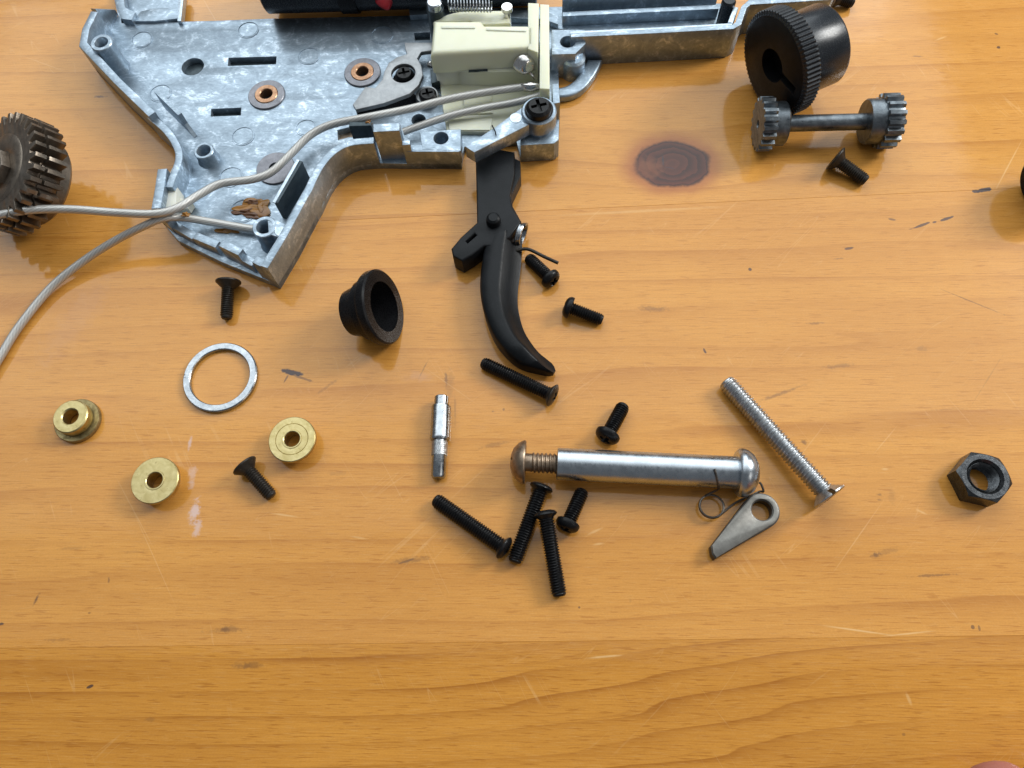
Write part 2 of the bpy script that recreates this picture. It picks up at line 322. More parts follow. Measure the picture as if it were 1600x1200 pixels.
def wood(name, light, dark, spacing, voff, xr, yr, cath=False, knot=None, lo=0.0):
    m = NT(name); mm = m.mm
    n_l = m.noise(m.map(mm, (0.0045, 0.02, 1), (voff, voff, 0)), 1.0, 2, 0.5)           # slow waviness of the rings
    n_m = m.noise(m.map(mm, (0.016, 0.20, 1), (voff * 2, 0, 0)), 1.0, 2, 0.5)
    x, y, _ = m.sep(mm)
    v = m.math('SUBTRACT', y, m.math('MULTIPLY', x, 0.035))
    if cath:   # arching rings
        sh = m.rng(x, -30, 82, 0, 16.5, True); back = m.rng(x, 90, 190, 0, -8, True)
        v = m.math('SUBTRACT', v, m.math('ADD', sh, back))
    v = m.math('ADD', v, m.math('MULTIPLY', m.math('SUBTRACT', n_l, 0.5), 14.0 if not cath else 10.0))
    n_y = m.noise(m.map(mm, (0.0012, 0.055, 1), (0, voff * 5, 0)), 1.0, 2, 0.6)
    v = m.math('ADD', v, m.math('MULTIPLY', m.math('SUBTRACT', n_y, 0.5), 30.0))
    v = m.math('ADD', v, m.math('MULTIPLY', m.math('SUBTRACT', n_m, 0.5), 3.0))
    if knot:
        kx, ky = knot
        d = m.length(m.map(mm, (1 / 17.0, 1 / 8.5, 0), (-kx / 17.0, -ky / 8.5, 0)))
        v = m.math('ADD', v, m.math('MULTIPLY', m.math('POWER', 2.718, m.math('MULTIPLY', m.math('MULTIPLY', d, d), -0.55)), 9.0))
    ph = m.math('FRACT', m.math('DIVIDE', m.math('ADD', v, 1000.0), spacing))
    n_w = m.noise(m.map(mm, (0.018, 0.12, 1), (0, voff * 3, 0)), 1.0, 2, 0.5)
    late = m.math('MULTIPLY', m.math('POWER', ph, 4.0), m.rng(ph, 0.965, 1.0, 1.0, 0.0, True))   # latewood: slow rise, crisp end
    late = m.math('MULTIPLY', late, m.rng(n_w, 0.36, 0.62, 0.15, 1.0))
    ph2 = m.math('FRACT', m.math('DIVIDE', m.math('ADD', v, 1003.0), spacing * 0.37))
    late2 = m.math('MULTIPLY', m.math('POWER', ph2, 6.0), m.rng(ph2, 0.93, 1.0, 1.0, 0.0, True))
    late2 = m.math('MULTIPLY', late2, m.rng(n_m, 0.45, 0.72, 0.0, 0.55))
    fib = m.noise(m.map(mm, (0.05, 3.4, 1)), 1.0, 4, 0.72)
    fib2 = m.noise(m.map(mm, (0.25, 7.0, 1)), 1.0, 1, 0.6)
    blot = m.noise(m.map(mm, (0.012, 0.05, 1), (voff, 0, 0)), 1.0, 3, 0.55)
    col = m.mix(m.rng(blot, 0.3, 0.7), light, tuple(0.72 * l + 0.28 * d_ for l, d_ in zip(light, dark)))
    col = m.mix(m.math('MULTIPLY', m.math('MAXIMUM', late, late2), 0.95 if cath else 0.72), col, dark)
    col = m.mix(m.rng(fib, 0.42, 0.66, 0, 0.50), col, tuple(0.35 * l + 0.65 * d_ for l, d_ in zip(light, dark)))
    col = m.mix(m.rng(fib2, 0.56, 0.75, 0, 0.30), col, (0.68, 0.40, 0.15))
    fib3 = m.noise(m.map(mm, (0.20, 3.4, 1), (voff, 5, 0)), 1.0, 2, 0.5)
    col = m.mix(m.rng(fib3, 0.585, 0.66, 0, 0.5), col, dark)
    col = m.mix(m.rng(m.noise(m.map(mm, (2.2, 3.2, 1)), 1.0, 2, 0.6), 0.35, 0.7, 0.0, 0.16), col, (0.30, 0.11, 0.02))
    for ang_, sd_ in ((1.05, 3.0), (-0.75, 11.0)):      # hairline scuffs in the varnish
        sn = m.noise(m.map(m.map(mm, (1, 1, 1), (0, 0, 0), ang_), (0.012, 0.26, 1), (sd_, sd_, 0)), 1.0, 1, 0.4)
        hair = m.rng(m.math('ABSOLUTE', m.math('SUBTRACT', sn, 0.5)), 0.0, 0.0045, 1.0, 0.0)
        col = m.mix(m.math('MULTIPLY', hair, m.rng(n_w if sd_ < 5 else blot, 0.50, 0.64, 0.0, 0.19)), col, (0.78, 0.52, 0.24))
    if knot:
        nk = m.noise(m.map(mm, (0.16, 0.16, 1)), 1.0, 4, 0.6)
        dk = m.length(m.map(mm, (1 / 10.0, 1 / 7.4, 0), (-kx / 10.0, -ky / 7.4, 0)))
        dk = m.math('ADD', dk, m.math('MULTIPLY', m.math('SUBTRACT', nk, 0.5), 0.42))
        col = m.mix(m.rng(dk, 0.95, 1.6, 0.8, 0.0, True), col, (0.34, 0.105, 0.03))
        col = m.mix(m.rng(dk, 0.88, 1.04, 0.95, 0.0, True), col, m.mix(m.rng(m.math('FRACT', m.math('MULTIPLY', dk, 4.6)), 0.2, 0.9), (0.028, 0.005, 0.004), (0.085, 0.018, 0.009)))
        col = m.mix(m.rng(dk, 0.2, 0.45, 0.6, 0.0, True), col, (0.10, 0.026, 0.013))
    wob = m.noise(m.map(mm, (0.5, 0.5, 1)), 1.0, 2, 0.6); wob2 = m.noise(m.map(mm, (1.6, 1.6, 1)), 1.0, 1, 0.6)
    for (sx, sy, a, b, ang, cn, st) in SPOTS:
        q = P(sx, sy)
        if not (yr[0] - 4 <= q.y - 0.03 * q.x <= yr[1] + 4): continue
        k = 6.9 if sy > 500 else 6.2
        if not (xr[0] - a / k * 1.4 - 1 <= q.x <= xr[1] + a / k * 1.4 + 1): continue
        ax = P(sx + a * math.cos(math.radians(ang)), sy - a * math.sin(math.radians(ang))) - q
        rot = math.atan2(ax.y, ax.x); la = max(ax.length, 0.12); lb = max(b / k, 0.09)
        if cn in ('ink', 'soil') and b < a * 0.5 and ang == 0: rot = 0.03
        d = m.length(m.map(mm, (la, lb, 1e6), (q.x, q.y, 0), rot, 'TEXTURE'))
        d = m.math('ADD', d, m.math('MULTIPLY', m.math('SUBTRACT', wob, 0.5), 1.5 if cn != 'pale' else 0.5))
        if cn in ('chalk', 'soil'): d = m.math('ADD', d, m.math('MULTIPLY', m.math('SUBTRACT', wob2, 0.5), 1.2))
        if cn == 'pale': st *= 0.6
        f = m.rng(d, 0.75 if cn == 'ink' else 0.25, 1.1 if cn == 'ink' else 1.25, st, 0.0, True)
        col = m.mix(f, col, SC[cn])
    m.set('Base Color', col).set('Roughness', 0.6).set('Specular IOR Level', 0.1)
    m.set('Coat Weight', 0.75).set('Coat IOR', 1.5)
    grime = m.noise(m.map(mm, (0.05, 0.06, 1)), 1.0, 2, 0.6)
    m.set('Coat Roughness', m.rng(grime, 0.3, 0.7, 0.06, 0.13))
    wav = m.noise(m.map(mm, (0.12, 0.26, 1)), 1.0, 2, 0.45)
    cbn = m.bump(wav, 0.30, 0.10, None); m.t.links.new(cbn, m.b.inputs['Coat Normal'])
    return m.m
def seam1(x): return 113.2 + 0.0449 * x
def seam2(x): return 9.4 + 0.0251 * x
kn = P(1050, 256)
LIGHT, DARK = (0.56, 0.285, 0.085), (0.33, 0.125, 0.022)
TILES = [-330, -80, -45, -5, 40, 78, 330]     # the stains are shared out over strips of each plank
def woods(*a, **k): return [wood(a[0], *a[1:5], (TILES[i], TILES[i + 1]), *a[5:], **k) for i in range(len(TILES) - 1)]
W1 = woods('pine_plank_knotty', (0.67, 0.314, 0.062), (0.37, 0.132, 0.016), 9.5, 3.1, (113, 400), knot=(kn.x, kn.y))
W2 = woods('pine_plank_straight', (0.67, 0.311, 0.060), (0.37, 0.130, 0.016), 8.2, 8.7, (9, 113))
W3 = woods('pine_plank_arched', (0.62, 0.278, 0.043), (0.29, 0.090, 0.006), 6.6, 5.2, (-200, 9.4), cath=True)
XL, XR = -330, 330
tt = link('table_top', box(XL, XR, -420, 400, -24, -7.05), W3[0]); tt['kind'] = 'structure'; tt['label'] = 'varnished knotty pine table top of glued planks'
def plank(b0, b1, mat, lab):
    c = 0.05; g = 0.006; z0 = -7
    vs_, fs, mi = [], [], []
    for x in TILES:
        y0, y1 = b0(x) + g, b1(x) - g
        vs_ += [(x, y0, z0), (x, y0, -c), (x, y0 + c, 0), (x, y1 - c, 0), (x, y1, -c), (x, y1, z0)]
    for t in range(len(TILES) - 1):
        for i in range(6): fs.append((t * 6 + i, t * 6 + (i + 1) % 6, t * 6 + 6 + (i + 1) % 6, t * 6 + 6 + i)); mi.append(t)
    e = (len(TILES) - 1) * 6; fs += [(0, 1, 2, 3, 4, 5), tuple(range(e, e + 6))]; mi += [0, len(TILES) - 2]
    me = mesh_from(vs_, fs); o = link('plank', me, mat[0], tt); o['label'] = lab
    for q in mat[1:]: me.materials.append(q)
    for p, k in zip(me.polygons, mi): p.material_index = k
plank(seam1, lambda x: 400, W1, 'pine plank with a dark knot')
plank(seam2, seam1, W2, 'straight grained pine plank')
plank(lambda x: -420, seam2, W3, 'pine plank with arching grain')

# ------------------------------------------------------------------ gearbox shell
GB = thing('gearbox_shell', 'mottled silver cast gearbox half with cream switch block and open cavity', 'gearbox', P(480, 180))
ZF, ZR = 2.2, 10.0
def part(name, me, mat, parent=None, label=None, ang=38):
    o = link(name, me, M[mat] if isinstance(mat, str) else mat, parent or GB, ang=ang)
    if label: o['label'] = label
    return o
def arc_px(pts, z, sub=5):
    return [(p.x, p.y) for p in smooth_path([P(x, y, z) for x, y in pts], sub)]
# floor plate with real openings
outer = pxs([(142, 17), (128, 45), (123, 72), (178, 130), (232, 182)], 10)
outer += arc_px([(232, 186), (256, 208), (271, 232), (272, 250), (262, 272), (250, 292)], 8, 3)[1:]
outer += pxs([(244, 335), (262, 356)], 8) + pxs([(330, 388)], 8.5) + pxs([(419, 421), (450, 370), (482, 310)], 9.5)
outer += arc_px([(482, 310), (502, 267), (522, 242), (547, 228), (584, 224)], 10, 3)[1:]
outer += pxs([(632, 237), (716, 237)], 7) + pxs([(724, 218)], 5) + pxs([(806, 208)], 5) + pxs([(812, 226), (869, 222), (875, 160), (874, 130)], 6.75)
outer += pxs([(872, 70), (872, 40), (850, 24)], 4) + pxs([(645, 24), (420, 29), (345, 32), (190, 36), (188, 19)], ZF)
holes = [circ(P2(301, 104, ZF), 3.1), pxs([(357, 90), (432, 88), (431, 100), (356, 103)], ZF), pxs([(330, 170), (377, 168), (376, 180), (329, 182)], ZF),
         circ(P2(416, 147, ZF), 2.0, 20), circ(P2(566, 112, ZF), 2.0, 20), circ(P2(430, 262, ZF), 1.8, 20), circ(P2(654, 187, ZF), 1.9, 20),
         pxs([(527, 203), (552, 197), (575, 203), (574, 214), (545, 214), (528, 219)], ZF), pxs([(647, 51), (672, 50), (672, 62), (648, 63)], ZF)]
part('floor_plate', extrude(outer, 0.0, ZF, holes, 0.12), 'zinc')
for hp, nm in ((pxs([(352, 86), (437, 84), (436, 104), (351, 107)], ZF), 'shaded_hole_floor'), (pxs([(325, 166), (382, 164), (381, 184), (324, 186)], ZF), 'shaded_hole_floor'), (circ(P2(301, 104, ZF), 3.6), 'shaded_hole_floor'), (pxs([(643, 47), (676, 46), (676, 66), (644, 67)], ZF), 'shaded_hole_floor'), (circ(P2(654, 187, ZF), 2.4), 'shaded_hole_floor'), (circ(P2(416, 147, ZF), 2.6), 'shaded_hole_floor'), (circ(P2(566, 112, ZF), 2.6), 'shaded_hole_floor'), (circ(P2(430, 262, ZF), 2.4), 'shaded_hole_floor')):
    part(nm, extrude(hp, 0.004, 0.25), 'dark_shaded_cast')  # floors added under the openings, coloured dark for the shade inside
def wall(pts_out, th, z0, z1, name='wall', mat='zinc', bev=0.22, closed=False, rim=True):
    """strip of wall of thickness th on the left-hand side of the path"""
    pts = [Vector((p[0], p[1])) for p in pts_out]; n = len(pts); inn = []
    for i in range(n):
        a = pts[max(i - 1, 0)]; b = pts[min(i + 1, n - 1)]
        t = (b - a).normalized(); nn = Vector((-t.y, t.x))
        if 0 < i < n - 1:
            t1 = (pts[i] - a).normalized(); k = max(t1.dot(t), 0.5)
        else: k = 1
        inn.append(pts[i] + nn * (th / k))
    return part(name, extrude([tuple(p) for p in pts] + [tuple(p) for p in reversed(inn)], z0, z1, bev=bev), mat)
EPS = 0.01
wall(pxs([(142, 17), (128, 45), (123, 72), (178, 130), (232, 182)], 10), 2.1, EPS, 10)
wall(arc_px([(229, 184), (256, 208), (271, 232), (273, 250), (264, 275), (258, 292)], 8, 4), 1.9, EPS, 8)
wall(pxs([(246, 264), (242, 292), (236, 326)], 8.6), 2.4, EPS, 8.6)
# jagged lower edge
wall(pxs([(247, 338), (262, 350)], 7), 2.0, EPS, 7.2)
wall(pxs([(262, 352), (300, 374)], 5), 2.0, EPS, 5.0)
wall(pxs([(300, 372), (336, 387)], 6), 2.0, EPS, 6.0)
wall(pxs([(341, 384), (372, 399)], 8), 2.0, EPS, 8.0)
wall(pxs([(371, 404), (393, 416)], 5.6), 2.0, EPS, 5.6)
wall(pxs([(393, 409), (417, 421)], 9.5), 2.0, EPS, 9.3)
rw = pxs([(419, 421), (450, 370), (482, 310)], 9.5) + arc_px([(482, 310), (502, 267), (522, 242), (547, 228), (584, 224)], 10, 4)[1:]
wall(rw, 2.0, EPS, 10)
# raised tab and low notch along the front
wall(pxs([(583, 206), (624, 204)], 13.2), 2.4, EPS, 13.2, 'raised_tab')
wall([P2(624, 204, 13.2), P2(631, 237, 7)], 2.0, EPS, 9.5, 'raised_tab')
wall(pxs([(631, 237), (718, 237)], 7), 2.2, EPS, 7)
wall(pxs([(545, 197), (580, 196)], 8.5), 1.5, ZF, 8.5, 'rib', 'dark_shaded_cast')
part('shaded_hole_floor', extrude(pxs([(522, 199), (552, 192), (580, 199), (580, 220), (524, 224)], ZF), 0.004, 0.2), 'rusty')  # added brown backing, its colour stands for shaded wood below the opening
part('screw_lug', extrude(pxs([(656, 206), (720, 202), (720, 236), (660, 234)], 7), ZF, 7.1, [circ(P2(689, 216, 7), 1.9, 24)], 0.2), 'zinc')
# right hand block and posts
part('corner_block', extrude(pxs([(813, 200), (813, 227), (866, 224), (873, 218), (874, 186), (838, 186)], 6.75), EPS, 6.75, bev=0.3), 'zinc')
part('post', extrude(pxs([(862, 131), (873, 130), (875, 160), (864, 162)], 12), EPS, 12, bev=0.25), 'zinc')
# screw bosses: hollow
def boss(x, y, z, r, ri, z0=ZF, name='screw_boss', tilt=None, depth=None):
    c = P2(x, y, z); d = z0 + 0.6 if depth is None else z - depth
    me = lathe([(r + 0.35, z0), (r, z0 + 1.2), (r, z - 0.2), (r - 0.2, z), (ri + 0.15, z), (ri, z - 0.2), (ri, d), (0, d)], 36)
    me.transform(Matrix.Translation((c[0] * S, c[1] * S, 0))); return part(name, me, 'zinc')
boss(158, 66, 11.2, 2.95, 1.75, depth=5)
boss(318, 235, 5.8, 2.6, 1.75)
boss(413, 354, 9.4, 3.0, 1.9)
part('boss_web', extrude(pxs([(418, 344), (432, 344), (449, 352), (441, 372), (420, 366)], 9.3), ZF, 9.3, bev=0.15), 'zinc')
me = lathe([(0, 9.45), (1.3, 9.45), (1.45, 9.3)], 24); c = P2(438, 361, 9.45); me.transform(Matrix.Translation((c[0] * S, c[1] * S, 0))); part('ejector_mark', me, 'zinc_bright')
# ribs
def fin(p0, p1, z0a, z0b, th, mat='zinc', name='rib'):
    a, b = Vector((*P2(*p0), 0)), Vector((*P2(*p1), 0)); t = (b - a).normalized(); nn = Vector((-t.y, t.x, 0)) * th / 2
    up = lambda v, z: Vector((v.x, v.y, z)); vs_ = []
    for p, z in ((a, z0a), (b, z0b)):
        vs_ += [up(p + nn, ZF - .1), up(p - nn, ZF - .1), up(p - nn, z), up(p + nn, z)]
    return part(name, mesh_from(vs_, [(0, 1, 2, 3), (4, 5, 6, 7), (0, 1, 5, 4), (1, 2, 6, 5), (2, 3, 7, 6), (3, 0, 4, 7)]), mat)
fin((243, 141, 8.5), (281, 178, 8.5), 8.5, 8.5, 1.1); fin((281, 180, 6.5), (306, 214, ZF), 6.2, ZF + .2, 1.0)
fin((469, 251, 9.2), (431, 316, 9.2), 9.2, 9.2, 1.2, 'dark_shaded_cast')  # coloured dark all over to stand for the rib's shaded face
wall([P2(430, 317, 9.4), P2(468, 250, 9.4)], 0.8, 9.15, 9.45, 'rib_lit_edge', 'zinc_bright', 0.05)  # thin strip added on top, painted lighter as the rib's lit edge
# ejector pin marks: shallow proud discs
for x, y, r in ((222, 62, 2.9), (388, 47, 2.9), (483, 88, 2.9), (251, 146, 2.9), (380, 213, 2.9), (361, 277, 3.0), (597, 55, 3.0), (380, 330, 3.4), (478, 200, 2.6)):
    c = P2(x, y, ZF); me = lathe([(0, ZF + .10), (r - .35, ZF + .10), (r - .22, ZF - .1), (r - .02, ZF - .1), (r, ZF + .16), (r + .12, ZF + .16), (r + .2, ZF - .1)], 36)
    me.transform(Matrix.Translation((c[0] * S, c[1] * S, 0))); part('ejector_mark', me, 'zinc')
# shaft bushings pressed in the plate
for x, y, cop in ((416, 147, 1), (566, 112, 1), (430, 262, 0)):
    c = P2(x, y, ZF + .5); T = Matrix.Translation((c[0] * S, c[1] * S, 0)); ri = 3.2 if cop else 1.7
    me = lathe([(5.0, ZF - .2), (5.0, ZF + .35), (4.85, ZF + .5), (ri, ZF + .5), (ri, ZF - .3)], 48, True); me.transform(T)
    b = part('bushing', me, 'grey_steel', label='grey steel bushing flange')
    if cop:
        me = lathe([(3.15, ZF - .4), (3.15, ZF + .55), (3.0, ZF + .7), (1.85, ZF + .7), (1.65, ZF + .5), (1.65, ZF - 2)], 40, True); me.transform(T)
        part('bearing_core', me, 'copper', b)
# upper left extension behind the plate
part('rear_rail', extrude(pxs([(176, -14), (186, 30), (284, 33), (288, -14)], 1.2), EPS, 1.5, bev=0.15), 'zinc')
fin((146, 15, 9.5), (176, 14, 4), 9.8, 3.8, 1.4, 'zinc', 'corner_web')
part('rear_rail', extrude(pxs([(174, -14), (184, 14), (190, 30), (206, 32), (212, 20), (196, 12), (192, -14)], 4.0), 1.4, 4.2, bev=0.25), 'zinc')
part('rear_rail', extrude(pxs([(206, 32), (220, 16), (240, 12), (284, 10), (284, 18), (276, 28), (240, 32)], 3.2), 1.4, 3.0, bev=0.2), 'zinc')
part('rear_rail', extrude(pxs([(280, -14), (277, 33), (283, 33), (288, -14)], 3.5), 1.4, 3.6, bev=0.15), 'zinc_bright')
# long trough to the right
tro = [P2(892, 58, 10), P2(1020, 52, 10), P2(1146, 45, 10), P2(1158, 38, 10), P2(1167, 12, 10), P2(1173, 7, 10), P2(1240, 3, 10), P2(1300, -1, 10), P2(1308, -14, 10)]
wall(tro, 1.5, EPS, 10, 'trough_wall', 'zinc', 0.2)
tro2 = [(x - 0.1, y + 1.6) for x, y in tro[:3]] + [(tro[3][0] - 1.9, tro[3][1] + 1.2), (tro[4][0] - 1.9, tro[4][1] + 1.0)]
wall(tro2, 1.3, EPS, 9.2, 'trough_ledge', 'zinc_bright', 0.15)
f0 = tro[0]; yb = P2(1000, 6, 6)[1]
part('trough_floor', extrude([(P2(640, 24, ZF)[0], P2(640, 24, ZF)[1] + .1), (f0[0] - 1, P2(872, 38, 4)[1] + .2), (f0[0] - .5, f0[1] + 2.8), (tro[2][0], tro[2][1] + 2.5), (tro[3][0], yb + 4), (P2(640, 2, 2)[0], yb + 4)], EPS, 2.0, bev=0.1), 'zinc')
part('trough_rail', extrude([(f0[0] - 2, yb - 3.4), (tro[3][0] - 4, yb - 1.8), (tro[3][0] - 4, yb - 0.2), (f0[0] - 2, yb - 1.8)], 2.0, 5.5, bev=0.2), 'zinc')
part('trough_rail', extrude([(f0[0] - 2, yb + 0.4), (tro[3][0] - 4, yb + 2.2), (tro[3][0] - 4, yb + 3.6), (f0[0] - 2, yb + 1.8)], 2.0, 7.5, bev=0.2), 'zinc')
me = lathe([(0, 10.5), (1.5, 10.5), (1.9, 10.0), (1.9, 2)], 24); c = P2(1139, 2, 10); me.transform(Matrix.Translation((c[0] * S, c[1] * S, 0))); part('post', me, 'black_gloss')
part('trough_ledge', extrude(pxs([(640, 24), (672, 22), (850, 30), (872, 38), (872, 26), (850, 16), (640, 12)], 4), ZF, 4, bev=0.1), 'zinc')
# screw lug beside the switch
lugc = P2(887, 65, 8.5)
part('screw_lug', extrude(pxs([(862, 46), (914, 46), (915, 68), (899, 84), (862, 85)], 8.5), EPS, 8.5, [circ(lugc, 2.0, 28)], 0.2), 'zinc')
part('rounded_bracket', extrude(arc_px([(942, 92), (930, 116), (912, 138), (890, 149), (862, 151)], 2.6, 4) + arc_px([(862, 137), (882, 134), (898, 124), (910, 106), (918, 92)], 2.6, 4), EPS, 2.6, bev=0.7, bres=3), 'zinc')
me = lathe([(0, 6.0), (2.6, 6.0), (3.2, 5.4), (3.3, .01)], 32); c = P2(896, 92, 5); me.transform(Matrix.Translation((c[0] * S, c[1] * S, 0))); part('column', me, 'zinc')
# lever with its screw
lev = [(551, 163), (556, 171), (600, 161), (640, 146), (654, 133), (661, 117), (658, 101), (652, 91), (658, 81), (690, 76), (690, 66), (632, 66), (633, 76), (636, 84), (620, 89), (607, 98), (600, 112), (597, 124), (586, 137), (571, 135)]
lo = part('lever', extrude(pxs(lev, 6.6), 5.2, 6.6, [circ(P2(630, 114, 6.6), 3.2, 32)], 0.25), 'lever', label='smooth grey lever plate with pointed nose')
part('lever_body', extrude(pxs([(553, 164), (590, 148), (640, 138), (648, 142), (600, 161), (556, 171)], 6.6), ZF, 5.25, bev=0.1), 'black_plastic', lo)
def screw_head(c, z, r, h, parent, mat='black', washer=True):
    me = lathe([(0, 0), (r * .78, 0), (r, h * .35), (r, h), (0, h)], 32)
    me.transform(Matrix.Rotation(PI, 4, 'X'))
    cut = [box(-r * .62, r * .62, -r * .14, r * .14, -1.1, .2), box(-r * .14, r * .14, -r * .62, r * .62, -1.1, .2)]
    for q in cut: q.transform(Matrix.Rotation(0.25, 4, 'Z'))
    me = boolean(me, cut)
    me.transform(Matrix.Translation((c[0] * S, c[1] * S, z * S))); return part('screw', me, mat, parent)
screw_head(P2(631, 113, 6), 6.0, 2.5, 2.2, GB)
me = lathe([(3.15, ZF), (3.15, 4.4), (2.4, 4.4), (2.4, ZF)], 32, True); c = P2(630, 114, 6.6); me.transform(Matrix.Translation((c[0] * S, c[1] * S, 0))); part('collar', me, 'black_plastic', lo)
# cream switch block
SW = part('switch_block', extrude(pxs([(677, 31), (752, 31), (757, 38), (838, 38), (838, 74), (672, 84)], 15), 7.5, 15, bev=1.3, bres=3), 'cream', label='cream plastic switch housing')
part('switch_front', extrude([P2(676, 86, 14), P2(760, 84, 14), P2(838, 80, 14), P2(838, 112, 8), P2(770, 114, 8), P2(700, 112, 8)], 3, 8.6, bev=0.3), 'cream', SW)
part('switch_front', extrude(pxs([(690, 92), (838, 88), (838, 84), (686, 86)], 12), 6, 12.0, bev=0.3), 'cream', SW)
part('slot', extrude(pxs([(696, 94), (718, 93), (718, 103), (698, 104)], 8.75), 8.4, 8.75, bev=0.03), M['grey_steel'], SW)
part('slot', extrude(pxs([(733, 106), (762, 105), (762, 111), (732, 112)], 8.72), 8.4, 8.72, bev=0.03), 'dark_shaded_cast', SW)
part('base', extrude(pxs([(686, 120), (845, 130), (842, 168), (806, 186), (775, 207), (698, 206), (692, 170)], 3.2), ZF - .4, 3.4, bev=0.3), 'cream', SW)
part('end_plate', extrude(pxs([(844, 6), (858, 7), (859, 139), (843, 138)], 14), 3.0, 14, bev=0.25), 'cream', SW, 'pale yellow end plate')
part('end_plate', extrude(pxs([(825, 4), (842, 5), (841, 82), (825, 76)], 15), 3.0, 15, bev=0.25), 'cream', SW)
part('contact_finger', extrude(arc_px([(676, 34), (700, 22), (730, 17), (795, 16)], 12, 4) + pxs([(798, 36), (745, 38), (735, 32)], 12), 6, 12, bev=0.4), 'cream', SW)
me = lathe([(0, 15), (1.4, 15), (1.5, 14.6), (1.5, 13.8), (1.0, 13.6), (1.0, 8)], 20); c = P2(792, 10, 15); me.transform(Matrix.Translation((c[0] * S, c[1] * S, 0))); part('contact_pin', me, 'solder', SW)
part('ridge', extrude(pxs([(690, 40), (742, 40), (742, 44), (690, 44)], 15.2), 14.9, 15.25, bev=.1), 'cream', SW)
part('ridge', extrude(pxs([(760, 44), (822, 46), (822, 49), (760, 47)], 15.2), 14.9, 15.25, bev=.1), 'cream', SW)
part('clip', extrude(pxs([(766, 92), (800, 91), (800, 100), (766, 101)], 9.4), 8.4, 9.4, bev=.15), 'cream', SW)
part('clip', extrude(pxs([(724, 150), (768, 148), (770, 176), (726, 178)], 3.9), 3.3, 3.9, bev=.2), 'cream', SW)
part('foot', extrude(pxs([(700, 186), (770, 184), (766, 203), (702, 203)], 3.8), 3.3, 3.8, bev=.2), 'cream', SW)
def blob(c, r, sq=(1, 1, 1), seed=0, amp=0.25, sub=3):
    bm = bmesh.new(); bmesh.ops.create_icosphere(bm, subdivisions=sub, radius=1)
    for v in bm.verts:
        k = 1 + amp * noise.noise(v.co * 1.4 + Vector((seed * 7.3, seed, 0))); v.co = Vector((v.co.x * sq[0], v.co.y * sq[1], v.co.z * sq[2])) * (k * r * S) + Vector(c) * S
    me = bpy.data.meshes.new('b'); bm.to_mesh(me); bm.free(); return me
part('solder_joint', blob(P(820, 98, 10.5), 2.9, (1.0, 1.05, .9), 1), 'solder', SW)
part('solder_joint', blob(P(829, 136, 7.5), 1.5, (1.9, .7, .9), 2), 'solder', SW)
part('solder_lead', tube([P(822, 108, 10), P(833, 118, 9), P(836, 123, 8)], 0.35, 8), 'solder', SW)
me = lathe([(0, 4.4), (2.9, 4.4), (3.1, 4.1), (3.3, ZF)], 28); c = P2(667, 148, 4.4); me.transform(Matrix.Translation((c[0] * S, c[1] * S, 0))); part('screw_post', me, 'lever', SW)
screw_head(P2(668, 146, 5.6), 5.8, 2.35, 1.5, GB)
part('spacer', extrude(pxs([(672, 108), (686, 106), (688, 126), (674, 130)], 5), ZF, 5, bev=.2), 'dark_shaded_cast')
part('spacer', blob(P(673, 101, 5), 1.0, (1, 1, 1), 5, .2), 'solder')
# bracket arm on the corner block
ARM = part('bracket_arm', extrude(pxs([(727, 229), (775, 197), (822, 163), (838, 190), (828, 194), (741, 238)], 11.5), 7.4, 11.5, bev=0.25), 'zinc', label='diagonal cast bracket arm')
c = P2(842, 172, 12.5); T = Matrix.Translation((c[0] * S, c[1] * S, 0))
me = lathe([(0, 12.5), (4.1, 12.5), (4.4, 12.2), (4.4, 8.2), (3.6, 8.0), (3.6, 6.6)], 44); me.transform(T); part('boss', me, 'zinc', ARM)
me = lathe([(0, 13.0), (3.5, 13.0), (3.6, 12.8), (3.6, 12.4)], 36); me.transform(T); part('washer', me, 'black', ARM)
screw_head(P2(842, 165, 14.8), 14.9, 3.15, 2.0, GB)
part('hair_clip', tube([P(769, 196, 11.6), P(769, 196, 13), P(774, 206, 12.6), P(775, 211, 11.6)], 0.16, 6), 'black', ARM)
me = lathe([(0, 11.6), (1.5, 11.6), (1.6, 11.4)], 24); c = P2(806, 184, 11.6); me.transform(Matrix.Translation((c[0] * S, c[1] * S, 0))); part('ejector_mark', me, 'zinc_bright', ARM)
# white plastic wire guide and flux residue
part('wire_guide', extrude(arc_px([(270, 262), (278, 272), (277, 300), (276, 322)], 6, 3) + pxs([(258, 326), (252, 318), (260, 292), (264, 275)], 6), EPS, 6.4, bev=0.4), 'white_nylon', label='white plastic wire guide at the shell edge')
part('wire_guide', extrude(pxs([(276, 306), (300, 316), (294, 326), (262, 328)], 4.5), ZF, 4.6, bev=0.4), 'white_nylon')
for k, (x, y, r, sq, mt) in enumerate(((394, 325, 3.0, (1.25, .7, .14), 'amber'), (407, 321, 2.2, (.9, .9, .2), 'amber'), (383, 331, 1.8, (1.3, .5, .25), 'soot'), (401, 337, 2.0, (1.3, .4, .2), 'soot'), (396, 316, 1.3, (1.3, .5, .5), 'soot'), (358, 360, 1.6, (1.4, .5, .3), 'amber'), (290, 335, .8, (1.2, .7, .6), 'amber'), (577, 192, .7, (1, 1, 1), 'amber'))):
    part('flux_residue', blob(P(x, y, ZF + .15 if k < 6 else 8), r, sq, k + 3, 1.1, 4), mt)

